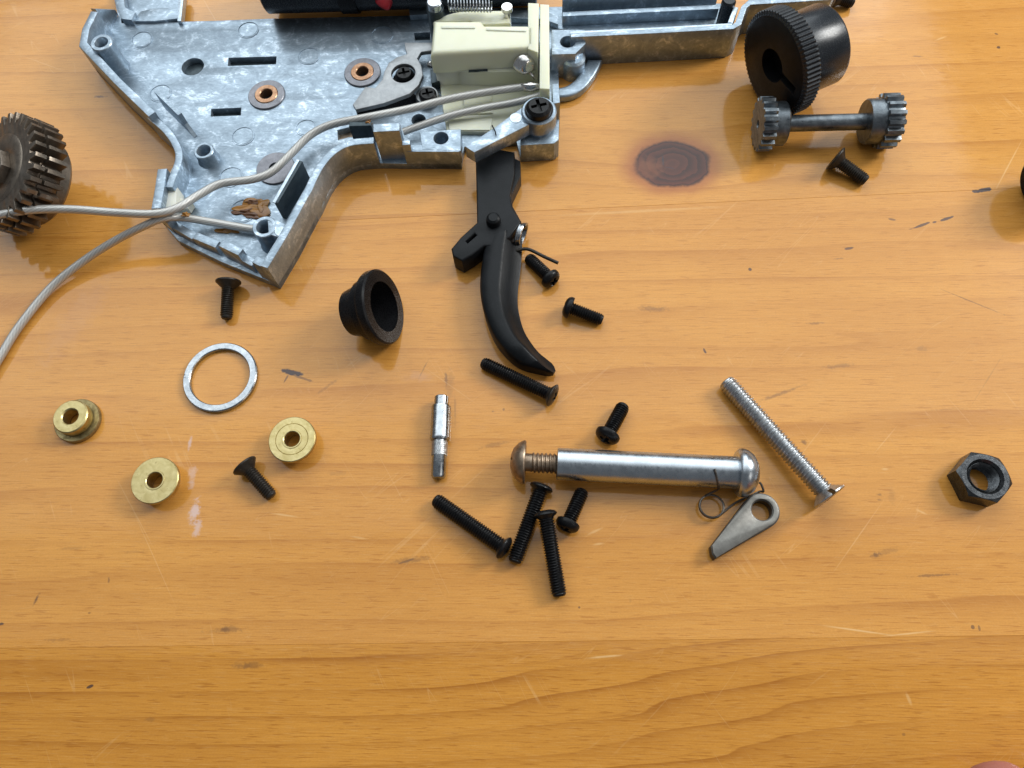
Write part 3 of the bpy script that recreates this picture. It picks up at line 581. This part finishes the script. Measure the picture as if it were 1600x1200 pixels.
# ------------------------------------------------------------------ parts behind the shell, cut by the top of the frame
ct = thing('piston_tube', 'long black cylinder lying behind the gearbox shell at the top edge', 'cylinder', P(600, 0))
a, b = P(412, -34, 11), P(838, -48, 10)
ccm = axis_matrix(a, b)
ln = (b - a).length
me = lathe([(0, 0), (8.6, 0), (9, .4), (9, ln - .4), (8.6, ln), (0, ln)], 48); me.transform(ccm); part('tube', me, 'black_gloss', ct)
me = lathe([(9.2, ln * .28), (9.6, ln * .28), (9.6, ln * .34), (9.2, ln * .34)], 48, True); me.transform(ccm); part('band', me, 'black', ct)
rp = link('red_cap', tube(smooth_path([P(596, 10, 8), P(600, 2, 9), P(605, -10, 10), P(608, -25, 10)], 4), lambda t: 2.3 * min(1, .72 + t * 3), 16), M['red']); tag(rp, 'small round red plastic cap at the top edge', 'cap')
st = thing('steel_post', 'short steel post with bright flat top beside the switch block', 'post', P(680, 20))
c = P2(678, 2, 16); T = Matrix.Translation((c[0] * S, c[1] * S, 0))
me = lathe([(0, 16), (1.7, 16), (2.0, 15.7), (2.0, 2.2)], 28); me.transform(T); part('shaft', me, 'chrome', st)
me = lathe([(2.05, 14), (2.3, 13.8), (2.3, 2.2), (2.05, 2.2)], 28, True); me.transform(T); part('sleeve', me, 'dark_shaded_cast', st)
cs = []
p0, p1 = P(700, 8, 15), P(768, 9, 15)
for i in range(12 * 14 + 1):
    t = i / (12 * 14); an = 2 * PI * 14 * t; q = p0.lerp(p1, t); cs.append(q + Vector((0, math.cos(an) * 1.5, math.sin(an) * 1.5)))
sp = link('coil_spring', tube(cs, 0.2, 6), M['steel']); tag(sp, 'small steel coil spring above the cream switch block', 'spring')

# ------------------------------------------------------------------ wires
WG = 'silver wires'
wa = [(-30, 345, 13), (0, 336, 14), (50, 328, 14), (110, 327, 13), (180, 332, 11.5), (240, 334, 10.6), (275, 326, 9.6), (310, 305, 8), (345, 287, 7), (395, 280, 6.5), (425, 268, 6.2), (455, 240, 6), (485, 211, 6.2), (520, 194, 7), (575, 183, 8.5), (640, 170, 8), (700, 155, 7.5), (760, 144, 7.2), (826, 135, 7.4)]
o = link('wire', tube(smooth_path([P(*q) for q in wa], 6), 1.0, 14, True), M['wire']); tag(o, 'silver wire crossing the cavity to the switch solder and the left edge', 'wire', WG)
wb = [(-20, 590, 1.2), (0, 558, 1.2), (30, 510, 1.2), (80, 449, 1.6), (130, 408, 3), (180, 376, 5.5), (225, 353, 8), (255, 341, 8.6), (285, 340, 6.5), (330, 347, 4.5), (370, 354, 4), (398, 358, 4), (424, 358, 4)]
o = link('wire', tube(smooth_path([P(*q) for q in wb], 6), 0.98, 14, True), M['wire']); tag(o, 'silver wire curving down the table to the lower left edge', 'wire', WG)
wc = [(630, 206, 4.5), (655, 197, 5), (700, 182, 5.5), (750, 170, 6), (800, 161, 6.4), (835, 152, 6.4), (856, 146, 6)]
o = link('wire', tube(smooth_path([P(*q) for q in wc], 6), 0.95, 14, True), M['wire']); tag(o, 'short silver wire inside the shell below the switch block', 'wire', WG)

# ------------------------------------------------------------------ screws
def thread(r, pitch, z0, z1, amp, n=20, per=6, blunt=0.25):
    nz = max(int((z1 - z0) / pitch * per), 4); prof = [(r - amp, z0 + (z1 - z0) * i / nz) for i in range(nz + 1)]
    def rf(t, rr, z):
        p = (z / pitch - t / (2 * PI)) % 1.0; h = 1 - abs(2 * p - 1); h = min(max((h - .2) / .6, 0), 1)
        e = min(1, (z1 - z) / (pitch * 1.2)); return rr + amp * h * max(e, 0)
    return lathe([(0, z0)] + prof + [(r - amp - blunt, z1 + .25), (0, z1 + .25)], n, rfun=lambda t, rr, z: rf(t, rr, z) if rr > r - amp - 1e-4 else rr)
def cross(r, depth, w=0.16):
    out = []
    for k in (0, 1):
        vs_ = []
        for z, s in ((-0.3, 1.0), (depth, 0.45)):
            for sx, sy in ((-1, -1), (1, -1), (1, 1), (-1, 1)):
                x, y = sx * r * .58 * s, sy * r * w
                vs_.append((y, x, z) if k else (x, y, z))
        out.append(mesh_from(vs_, [(0, 1, 2, 3), (4, 5, 6, 7), (0, 1, 5, 4), (1, 2, 6, 5), (2, 3, 7, 6), (3, 0, 4, 7)]))
    return out
def make_screw(label, head, tip, kind='pan', r=1.5, hr=2.7, mat='black', pitch=0.55, zh=None, zt=None, hmat=None, group='black machine screws', roll=0.4, plain=0.0):
    a = P(*head, zh if zh is not None else hr); b = P(*tip, zt if zt is not None else r)
    L = (b - a).length; root = thing('screw', label, 'screw', axis_matrix(a, b, roll), group)
    if kind == 'pan':
        hh = 1.9; prof = [(0, 0), (hr * .35, .03), (hr * .62, .16), (hr * .84, .48), (hr * .96, .9), (hr, 1.25), (hr, hh - .15), (hr - .15, hh), (0, hh)]
    elif kind == 'low':
        hh = 1.9; prof = [(0, 0), (hr * .5, .06), (hr * .82, .3), (hr * .97, .7), (hr, .95), (hr * .93, 1.2), (hr * .72, 1.5), (r, hh), (0, hh)]
    elif kind == 'oval':
        hh = 1.9; prof = [(0, 0), (hr * .4, .06), (hr * .8, .3), (hr, .65), (hr, .85), (hr * .72, 1.45), (r, hh), (0, hh)]
    else:
        hh = 2.0; prof = [(0, 0), (hr - .12, 0), (hr, .12), (hr, .42), (r, hh), (0, hh)]
    me = lathe(prof, 36)
    if kind == 'slot': me = boolean(me, [box(-hr * 1.2, hr * 1.2, -.5, .5, -.4, 1.35)])
    else: me = boolean(me, cross(hr, 1.25))
    link('head', me, M[hmat or mat], root, False)
    link('shank', thread(r + .16, pitch, hh - .08, L, 0.30 if r < 1.7 else .36), M[mat], root, False, 50)
    return root
make_screw('black countersunk screw standing below the lower corner of the gearbox shell', (357, 439), (354, 497), 'csk', 1.35, 3.0, 'black_brown')
make_screw('short brown black countersunk screw between the two flat brass bushings', (381, 726), (424, 775), 'csk', 1.35, 2.9, 'black_brown')
make_screw('short black pan head screw touching the trigger spring leg', (866, 441), (826, 403), 'pan', 1.4, 2.5)
make_screw('short black pan head screw just right of the trigger, lowest of that pair', (881, 477), (940, 500), 'pan', 1.35, 2.6)
make_screw('long black screw right below the trigger tip', (868, 620), (755, 567), 'oval', 1.4, 2.7, hmat='black_brown')
make_screw('short black pan head screw just above the silver sleeve', (945, 688), (974, 634), 'pan', 1.45, 2.8)
make_screw('long black screw below the knurled pin, leftmost of the pile', (793, 860), (681, 781), 'low', 1.5, 2.6)
make_screw('long black screw with its head under the brown bolt shank', (848, 756), (804, 877), 'low', 1.5, 2.6)
make_screw('long black screw lying on top of the pile and pointing down', (851, 797), (874, 930), 'low', 1.5, 2.5, zh=4.2, zt=1.5)
make_screw('short black pan head screw at the right of the pile under the sleeve', (883, 828), (910, 767), 'pan', 1.4, 2.6)
make_screw('short dark countersunk screw below the toothed shaft', (1304, 247), (1352, 282), 'csk', 1.5, 3.2, 'black_brown')
make_screw('long dull silver screw with slotted flared head beside the sleeve bolt', (1297, 778), (1135, 597), 'slot', 1.95, 3.9, 'zinc_screw', 0.78, group='silver screws', roll=1.5)

# ------------------------------------------------------------------ small turned parts
c = P(346, 591, 0); me = lathe([(7.0, 0.1), (7.0, 1.0), (7.2, 1.2), (8.5, 1.2), (8.75, .95), (8.75, .1)], 64, True)
o = link('ring_washer', me, M['steel']); o.location = c * S; tag(o, 'thin silver ring washer lying flat on the table', 'washer')
BG = 'brass flanged bushings'
def bushing(label, px_, up, tilt, dark=False, groove=False):
    c = P(px_[0], px_[1], 0); root = thing('bushing', label, 'bushing', Matrix.Translation(c * S) @ tilt, BG)
    if up:   # flange on top
        link('hub', lathe([(2.0, 0), (3.7, 0), (3.9, .2), (3.9, 2.9), (2.0, 2.9)], 44, True), M['brass'], root, False)
        pr = [(1.75, 2.6), (5.1, 2.6), (5.25, 2.75), (5.25, 3.7), (5.1, 3.85)]
        pr += [(3.7, 3.85), (3.62, 3.72), (3.54, 3.85)] if groove else []
        pr += [(2.25, 3.85), (2.15, 3.98), (1.9, 3.98), (1.75, 3.85)]
        link('flange', lathe(pr, 56, True), M['brass'], root, False)
    else:
        link('flange', lathe([(2.0, 0), (5.1, 0), (5.25, .15), (5.25, 1.0), (5.1, 1.2), (2.0, 1.2)], 56, True), M['brass_dark'], root, False)
        link('hub', lathe([(1.8, .6), (3.6, .6), (3.6, 1.5), (4.0, 1.7), (4.0, 3.6), (3.75, 3.85), (2.05, 3.85), (1.8, 3.6)], 48, True), M['brass'], root, False)
    return root
I4 = Matrix.Identity(4)
bushing('brass bushing with a raised hub on a tarnished wider flange', (124, 659), False, I4)
bushing('plain faced brass bushing, the lowest of the three', (254, 757), True, I4)
bushing('brass bushing with a scribed ring round its hole', (464, 694), True, I4, groove=True)
# stepped pin
a, b = P(690, 619, 2.05), P(685, 747, 1.6); L = (b - a).length
pn = thing('stepped_pin', 'silver stepped pin with a knurled band', 'pin', axis_matrix(a, b))
zz = lambda y: L * (y - 619) / 128.0
link('body', lathe([(0, 0), (1.35, 0), (1.6, .25), (1.6, zz(634)), (2.1, zz(635)), (2.2, zz(637)), (2.2, zz(684)), (2.27, zz(686)), (2.1, zz(689)), (1.6, zz(690)), (1.6, zz(747) - .4), (1.3, zz(747)), (0, zz(747))], 44), M['steel'], pn, False)
def kn_(t, r, z): return r + 0.09 * (abs(math.sin(t * 14 + z * 9)) + abs(math.sin(t * 14 - z * 9)) - 1)
link('knurl', lathe([(1.68, zz(691) + (zz(713) - zz(691)) * i / 26) for i in range(27)], 120, rfun=kn_), M['zinc_screw'], pn, False)
# sleeve bolt
a, b = P(797, 721, 4.6), P(1186, 740, 4.6); SBA, SBB = a.copy(), b.copy(); L = (b - a).length
sb = thing('sleeve_bolt', 'shiny silver sleeve bolt with domed heads and brown threaded end', 'bolt', axis_matrix(a, b))
X_ = lambda x: L * (x - 797) / 389.0
hd = lathe([(0, 0), (1.6, .15), (3.0, .7), (4.1, 1.7), (4.6, 2.5), (4.75, 3.0), (4.6, 3.3), (2.0, 3.35), (0, 3.35)], 48)
link('screw_head', boolean(hd, [box(-.35, .35, -2.6, 2.6, -.5, .9), box(-2.6, 2.6, -.35, .35, -.5, .9)]), M['rusty'], sb, False)['label'] = 'brown domed screw head'
link('shank', lathe([(0, 3.2), (1.95, 3.2), (1.95, X_(832)), (1.8, X_(833)), (0, X_(833))], 32), M['rusty'], sb, False)
link('thread', thread(2.2, 0.9, X_(831), X_(880), .35, 28, 8), M['rusty'], sb, False, 50)
link('sleeve', lathe([(2.3, X_(871) + .2), (3.2, X_(871)), (3.45, X_(871) + .2), (3.45, X_(1156)), (2.3, X_(1156))], 64, True), M['chrome'], sb, False)
link('sleeve_head', lathe([(0, X_(1150)), (3.4, X_(1150)), (4.6, X_(1150) + .15), (5.1, X_(1150) + .7), (5.2, X_(1150) + 1.4), (4.9, X_(1150) + 2.4), (4.0, X_(1150) + 3.6), (2.6, X_(1150) + 4.4), (1.2, X_(1150) + 4.75), (0, X_(1150) + 4.8)], 56), M['chrome'], sb, False)
# pawl
ctr = P2(1191, 797, 2.8)
ta, tb = P2(1111, 853, 2.8), P2(1118, 873, 2.8)
an0 = math.atan2(ta[1] - ctr[1], ta[0] - ctr[0])
arc = [(ctr[0] + 3.75 * math.cos(an0 + k), ctr[1] + 3.75 * math.sin(an0 + k)) for k in [-(1.35 + i * (2 * PI - 2.75) / 22) for i in range(23)]]
po = arc + [tb, ((ta[0] + tb[0]) / 2 - .25, (ta[1] + tb[1]) / 2 - .35), ta]
pw = thing('pawl', 'grey teardrop shaped pawl with a round hole', 'pawl', P(1165, 825))
part('edge', extrude(po, 0.02, 2.5, [circ(ctr, 2.1, 36)], 0.15), 'pawl_edge', pw)
def inset(pts, d):
    cxm = sum(p[0] for p in pts) / len(pts); cym = sum(p[1] for p in pts) / len(pts); out = []
    for x, y in pts:
        v = Vector((cxm - x, cym - y)); v.normalize(); out.append((x + v.x * d, y + v.y * d))
    return out
part('face', extrude(inset(po, .3), 2.4, 2.85, [circ(ctr, 2.35, 36)], 0.12), 'pawl', pw)
# small torsion spring by the pawl
cc = P(1111, 792, 1.0); pts = []
tq = (1111 - 797) / 389.0; axp = SBA.lerp(SBB, tq)
for th_ in (8, 30, 55, 80, 105): pts.append(axp + Vector((.02 * th_ * .2, -math.sin(math.radians(th_)), math.cos(math.radians(th_)))) * 3.78)
pts.append(P(1105, 773, 1.6))
for i in range(33):
    an = 2.1 + 9.6 * i / 32; pts.append(cc + Vector((math.cos(an) * 2.55, math.sin(an) * 2.45, .95 - .6 * i / 32)))
pts += [P(1150, 785, .8), P(1172, 775, 1.2), P(1187, 768, 1.6), P(1193, 768, 2.2), P(1190, 758, 3), P(1187, 754, 3.4)]
o = link('torsion_spring', tube(smooth_path(pts, 3), 0.24, 8), M['spring']); tag(o, 'thin wire torsion spring between the sleeve and the pawl', 'spring', 'torsion springs')
# hex nut
c = P(1522, 753, 0); R6 = 5.7
hexp = [(R6 * math.cos(PI / 3 * i + .80), R6 * math.sin(PI / 3 * i + .80)) for i in range(6)]
me = extrude(hexp, 0.1, 4.6, [circ((0, 0), 3.05, 40)])
cone = lathe([(4.45, 4.85), (7.0, 3.1), (9, 3.1), (9, 6), (4.45, 6)], 48, True)
cone2 = lathe([(0, 5.0), (4.1, 5.0), (3.2, 3.8), (0, 3.8)], 40)
me = boolean(me, [cone, cone2])
nu = thing('hex_nut', 'dark oiled steel hex nut alone at the right', 'nut', c); link('body', me, M['nut'], nu, False, 25)
link('thread', lathe([(3.1, .3 + i * .25) if i % 2 else (2.75, .3 + i * .25) for i in range(16)], 40), M['nut'], nu, False)
# cap bushing
def gear_outline(r0, r1, n, duty=0.5, rot=0.0, tipk=0.6):
    out = []
    for i in range(n):
        t = 2 * PI * i / n + rot; d = 2 * PI / n
        for f, r in ((-.5 * duty - .12, r0), (-.5 * duty * tipk - .02, r1), (.5 * duty * tipk + .02, r1), (.5 * duty + .12, r0)):
            out.append((r * math.cos(t + f * d), r * math.sin(t + f * d)))
    return out
a, b = P(549, 488, 6.4), P(599, 479, 8.2)
d = (b - a); d.z = 3.4; d.normalize()
fc = P(599, 479, 7.9)
fc = P(601, 479, 7.9)
cb = thing('cap_bushing', 'black plastic flanged cup lying on its side below the gearbox shell', 'bushing', axis_matrix(fc, fc + Vector((-.93, 0, -.36))))
link('flange', lathe([(5.9, 0), (8.4, 0), (8.8, .35), (8.8, 1.9), (8.5, 2.5), (5.9, 2.5)], 72, True), M['black_plastic'], cb, False)
link('cup', lathe([(5.85, .5), (5.0, 7.0), (4.6, 7.6), (0, 7.6), (0, 9.2), (4.8, 9.2), (5.4, 8.9), (5.6, 8.2), (6.3, 5.4), (7.0, 5.0), (7.3, 3.4), (7.4, 2.3), (5.85, .5)], 72), M['black_plastic'], cb, False)
link('pin', lathe([(0, 4.6), (1.2, 4.6), (1.5, 5.0), (1.5, 7.8)], 24), M['black_plastic'], cb, False)

# ------------------------------------------------------------------ big gear at the left
gc = P(2, 264, 15.5); ga = Vector((-0.45, -0.20, 0.87)).normalized()
gr = thing('gear', 'dark double toothed steel gear cut by the left edge', 'gear', axis_matrix(gc, gc - ga, 0.1))
link('toothed_wheel', extrude(gear_outline(11.8, 14.4, 30, .46), 0, 2.6, bev=0.12), M['dark_steel'], gr, False)
link('groove', lathe([(0, 2.1), (11.4, 2.1), (11.4, 3.2), (0, 3.2)], 64), M['dark_steel'], gr, False)
link('toothed_wheel', extrude(gear_outline(11.9, 14.6, 30, .46, .0), 3.1, 7.6, bev=0.15), M['dark_steel'], gr, False)
link('backing_disc', lathe([(0, 7.1), (9.6, 7.1), (10.8, 8.4), (10.8, 10.6), (10.0, 11.4), (0, 11.4)], 72), M['dark_steel'], gr, False)
link('hub', extrude(circ((0, 0), 4.4, 6), -2.2, 0.1, bev=.3), M['dark_steel'], gr, False)
link('shaft', lathe([(0, -6), (1.7, -6), (2.0, -5.6), (2.0, 13), (0, 13)], 28), M['steel'], gr, False)
link('face_ring', lathe([(4.5, .05), (5.2, -.25), (8.6, -.25), (9, .05)], 56), M['dark_steel'], gr, False)

# ------------------------------------------------------------------ knurled black piece
ha = Vector((0.86, 0.42, 0.0)).normalized(); hc = P(1213, 100, 13.2)
kb = thing('knurled_cylinder', 'large black knurled cylinder on its side beside the trough end', 'cylinder', axis_matrix(hc, hc + ha, 0.0))
def knr(t, r, z): return r + (0.26 * max(-.6, math.sin(t * 74)) if r > 12.4 else 0)
me = lathe([(12.0, -1.0), (12.9, -.55), (12.9, 0), (12.9, 1.6), (12.9, 1.65), (12.9, 3.2), (12.2, 3.5), (11, 3.5), (11, -1.0)], 444, True, rfun=knr)
link('knurled_rim', me, M['black_gloss'], kb, False, 50)
fa = lathe([(0, -1.25), (11.4, -1.25), (11.95, -.95), (11.95, 3), (0, 3)], 72)
cut = [lathe([(0, -3), (4.2, -3), (4.2, 2.4), (0, 2.4)], 40), box(3.0, 9.8, -1.1, 1.1, -3, .4)]
cut[1].transform(Matrix.Rotation(-0.35 + PI * 0.5 + 1.85, 4, 'Z'))
M['matte_black'] = metal('matte_black_face', (0.004, 0.004, 0.0045), (0.009, 0.009, 0.010), 0.42, 0.3, 0.0, 0.2, 2.0, 0.08, None, 0.15)
link('face', boolean(fa, cut), M['matte_black'], kb, False)
link('body', lathe([(0, 3), (10.0, 3), (10.0, 13.6), (9.6, 14.2), (7.6, 14.2), (7.6, 8), (0, 8)], 72), M['black_gloss'], kb, False)

# ------------------------------------------------------------------ toothed shaft
a, b = P(1184, 194, 6.4), P(1399, 189, 6.4); L = (b - a).length
ps = thing('toothed_shaft', 'grey steel shaft with a small toothed wheel at each end', 'shaft', axis_matrix(a, b))
g1 = gear_outline(5.7, 6.6, 18, .5)
link('toothed_wheel', extrude(g1, 0, 3.4, [circ((0, 0), 1.0, 16)], .15), M['pinion'], ps, False)
link('collar', lathe([(0, 3.3), (5.4, 3.3), (5.4, 6.4), (5.0, 6.8), (0, 6.8)], 44), M['pinion'], ps, False)
link('rod', lathe([(0, 6.5), (1.9, 6.5), (2.05, 8.5), (2.05, L - 7), (0, L - 7)], 32), M['pinion'], ps, False)
link('collar', lathe([(0, L - 7.6), (5.2, L - 7.6), (5.5, L - 7.2), (5.5, L - 4.0), (0, L - 4.0)], 44), M['pinion'], ps, False)
link('toothed_wheel', extrude(gear_outline(5.8, 6.7, 17, .52, .1), L - 4.1, L, bev=.2), M['pinion'], ps, False)

# ------------------------------------------------------------------ trigger
TG = thing('trigger', 'curved black trigger lever lying under the bracket arm', 'trigger', P(780, 400))
zq = lambda X, Y: (650 + X / 2.857, 230 + Y / 2.857)
def tz(lst, z): return [P2(*zq(*q), z) for q in lst]
stem = [(266, 60), (270, 200), (272, 335), (200, 400), (157, 452), (165, 485), (205, 508), (255, 478), (305, 440), (350, 440), (420, 400), (468, 335), (432, 270), (420, 215), (440, 120), (440, 20), (330, 0)]
slot_ = [(222, 418), (262, 384), (270, 392), (230, 427)]
part('stem', extrude(tz(stem, 6.0), 0.05, 6.0, [tz(slot_, 6.0)], 0.45, 2), 'trigger', TG)
part('stem_rib', extrude(tz([(428, 40), (466, 60), (468, 125), (426, 215), (432, 262), (470, 330), (440, 345), (405, 260), (410, 180)], 4.6), 0.05, 4.6, bev=.4), 'trigger', TG)
Lp = [(318, 392), (302, 460), (288, 560), (286, 640), (302, 730), (342, 830), (395, 900), (455, 948), (518, 968), (572, 980)]
Mp = [(400, 372), (384, 460), (374, 560), (370, 640), (384, 730), (424, 820), (465, 872), (508, 912), (546, 940), (584, 964)]
Rp = [(470, 360), (474, 450), (466, 560), (456, 640), (456, 720), (478, 810), (510, 868), (545, 912), (578, 938), (606, 958)]
sm = lambda lst, z: smooth_path([P(*zq(*q), z) for q in lst], 4)
zl = 5.6
LA, MA, RA = sm(Lp, zl), sm(Mp, 6.6), sm(Rp, 2.0)
vs_, fs = [], []
for k, (l, mm_, r) in enumerate(zip(LA, MA, RA)):
    t = k / (len(LA) - 1); dz = -2.6 * max(0, t - .7) / .3
    sec = [Vector((l.x + .2, l.y, 0.1)), Vector((l.x, l.y, max(zl + dz - .6, .8))), Vector((l.x, l.y, zl + dz)).lerp(mm_, .12), Vector((mm_.x, mm_.y, 6.6 + dz * 1.2)).lerp(l, .12), Vector((mm_.x, mm_.y, 6.6 + dz * 1.2)).lerp(r, .10),
           mm_.lerp(r, .55) + Vector((-.35, 0, -.6 + dz * .5)), Vector((r.x, r.y, max(2.0 + dz * .3, 1.0))), Vector((r.x - .3, r.y, .1))]
    vs_ += sec
n8 = 8
cen = sum((v for v in vs_[-8:]), Vector()) / 8; adv = (MA[-1] - MA[-2]).normalized() * 1.6
for k, sh in ((.6, .78), (1.2, .35)):
    vs_ += [cen + (v - cen) * sh + adv * k for v in vs_[(len(LA) - 1) * 8:len(LA) * 8]]
nsec = len(vs_) // 8
for k in range(nsec - 1):
    for i in range(n8): fs.append((k * n8 + i, k * n8 + (i + 1) % n8, (k + 1) * n8 + (i + 1) % n8, (k + 1) * n8 + i))
fs += [tuple(range(n8)), tuple((nsec - 1) * n8 + i for i in range(n8))]
part('blade', mesh_from(vs_, fs), 'trigger', TG, ang=55)
me = lathe([(0, 8.2), (1.1, 8.2), (1.6, 7.8), (1.8, 6.9), (1.8, 5)], 28); c = P2(*zq(345, 318), 7.6); me.transform(Matrix.Translation((c[0] * S, c[1] * S, 0))); part('pivot_pin', me, 'trigger', TG)
# trigger spring: coil and leg
cc = P(820, 366, 3.2); pts = []
for i in range(53):
    an = 2 * PI * 3.2 * i / 52; pts.append(cc + Vector((-1.6 + 2.6 * i / 52 * .5, math.cos(an) * 2.5, math.sin(an) * 2.5)) + Vector((math.cos(an) * .9, 0, 0)))
ts = thing('torsion_spring', 'steel torsion spring against the trigger, with one black bent leg', 'spring', P(820, 366), 'torsion springs')
part('coil', tube(pts, .34, 8), 'steel', ts)
part('leg', tube(smooth_path([P(806, 392, 2.6), P(819, 389, 3.0), P(830, 391, 3.2), P(850, 401, 3.4), P(872, 411, 3.4)], 4), .42, 10), 'black_brown', ts)

# ------------------------------------------------------------------ pieces cut by the right and top edges
o = thing('black_knob', 'black round piece cut by the right edge', 'knob', P(1625, 285))
c = P(1628, 288, 7); mw = axis_matrix(c, c + Vector((.9, .35, 0)))
for nm, pr in (('rim', [(0, 0), (6.4, 0), (7, .6), (7, 4), (0, 4)]), ('body', [(0, 3.9), (5.8, 3.9), (5.8, 12), (5.2, 12.6), (0, 12.6)])):
    me = lathe(pr, 48); me.transform(mw); part(nm, me, 'black_plastic', o)
make_screw('dark screw cut by the top edge right of the trough', (1303, -4), (1332, 4), 'csk', 1.5, 2.6, 'black_brown')

# ------------------------------------------------------------------ hand whose fingertips touch the lower right corner
def hand():
    t1, t2 = P(1550, 1229, 7.4), P(1646, 1217, 7.4)
    J, E_, Rd = [], [], []
    def v(p, r, par=None):
        J.append(Vector(p)); Rd.append(r)
        if par is not None: E_.append((par, len(J) - 1))
        return len(J) - 1
    pal = Vector((t1.x + 22, t1.y - 88, 26))
    root = v(pal, 20)
    w1 = v(pal + Vector((6, -48, 8)), 22, root); f1 = v(pal + Vector((12, -110, 14)), 28, w1); v(pal + Vector((20, -190, 16)), 34, f1)
    tips = [t1, t2, Vector((t2.x + 20, t2.y - 10, 7.4)), Vector((t2.x + 36, t2.y - 30, 7.0))]
    for k, (tp, off) in enumerate(zip(tips, (-16, -4, 9, 21))):
        kn0 = v(pal + Vector((off * .8, 18, 6)), 12, root)
        kk = v(pal + Vector((off, 34 - abs(off - 2) * .25, 8)), 10.5, kn0)
        kp = J[kk]; mid = kp.lerp(tp, .42) + Vector((0, 0, 11)); dis = kp.lerp(tp, .76) + Vector((0, 0, 4))
        a_ = v(mid, 8.6, kk); b_ = v(dis, 7.6, a_); c_ = v(tp, 6.9, b_); v(tp + (tp - dis).normalized() * 3.0, 5.4, c_)
    th = v(pal + Vector((-18, -14, -2)), 12, root); t_ = v(pal + Vector((-34, 8, -8)), 9.6, th); v(pal + Vector((-40, 30, -15)), 8, t_)
    me = bpy.data.meshes.new('hand'); me.from_pydata([tuple(p * S) for p in J], E_, []); me.update()
    o = bpy.data.objects.new('h', me); COL.objects.link(o)
    o.modifiers.new('s', 'SKIN'); sk = me.skin_vertices[0].data if me.skin_vertices else None
    if sk is None:
        bm = bmesh.new(); bm.from_mesh(me); bm.verts.layers.skin.verify(); bm.to_mesh(me); bm.free(); sk = me.skin_vertices[0].data
    for q, r in zip(sk, Rd): q.radius = (r * S, r * S * (.62 if r > 15 else 1)); q.use_root = False
    sk[0].use_root = True
    sd = o.modifiers.new('d', 'SUBSURF'); sd.levels = 2; sd.render_levels = 2
    dg = bpy.context.evaluated_depsgraph_get(); out = bpy.data.meshes.new_from_object(o.evaluated_get(dg)); bpy.data.objects.remove(o)
    h = link('hand', out, M['skin'], None, True, 180); tag(h, 'fingertips of a hand just entering the lower right corner', 'hand')
hand()
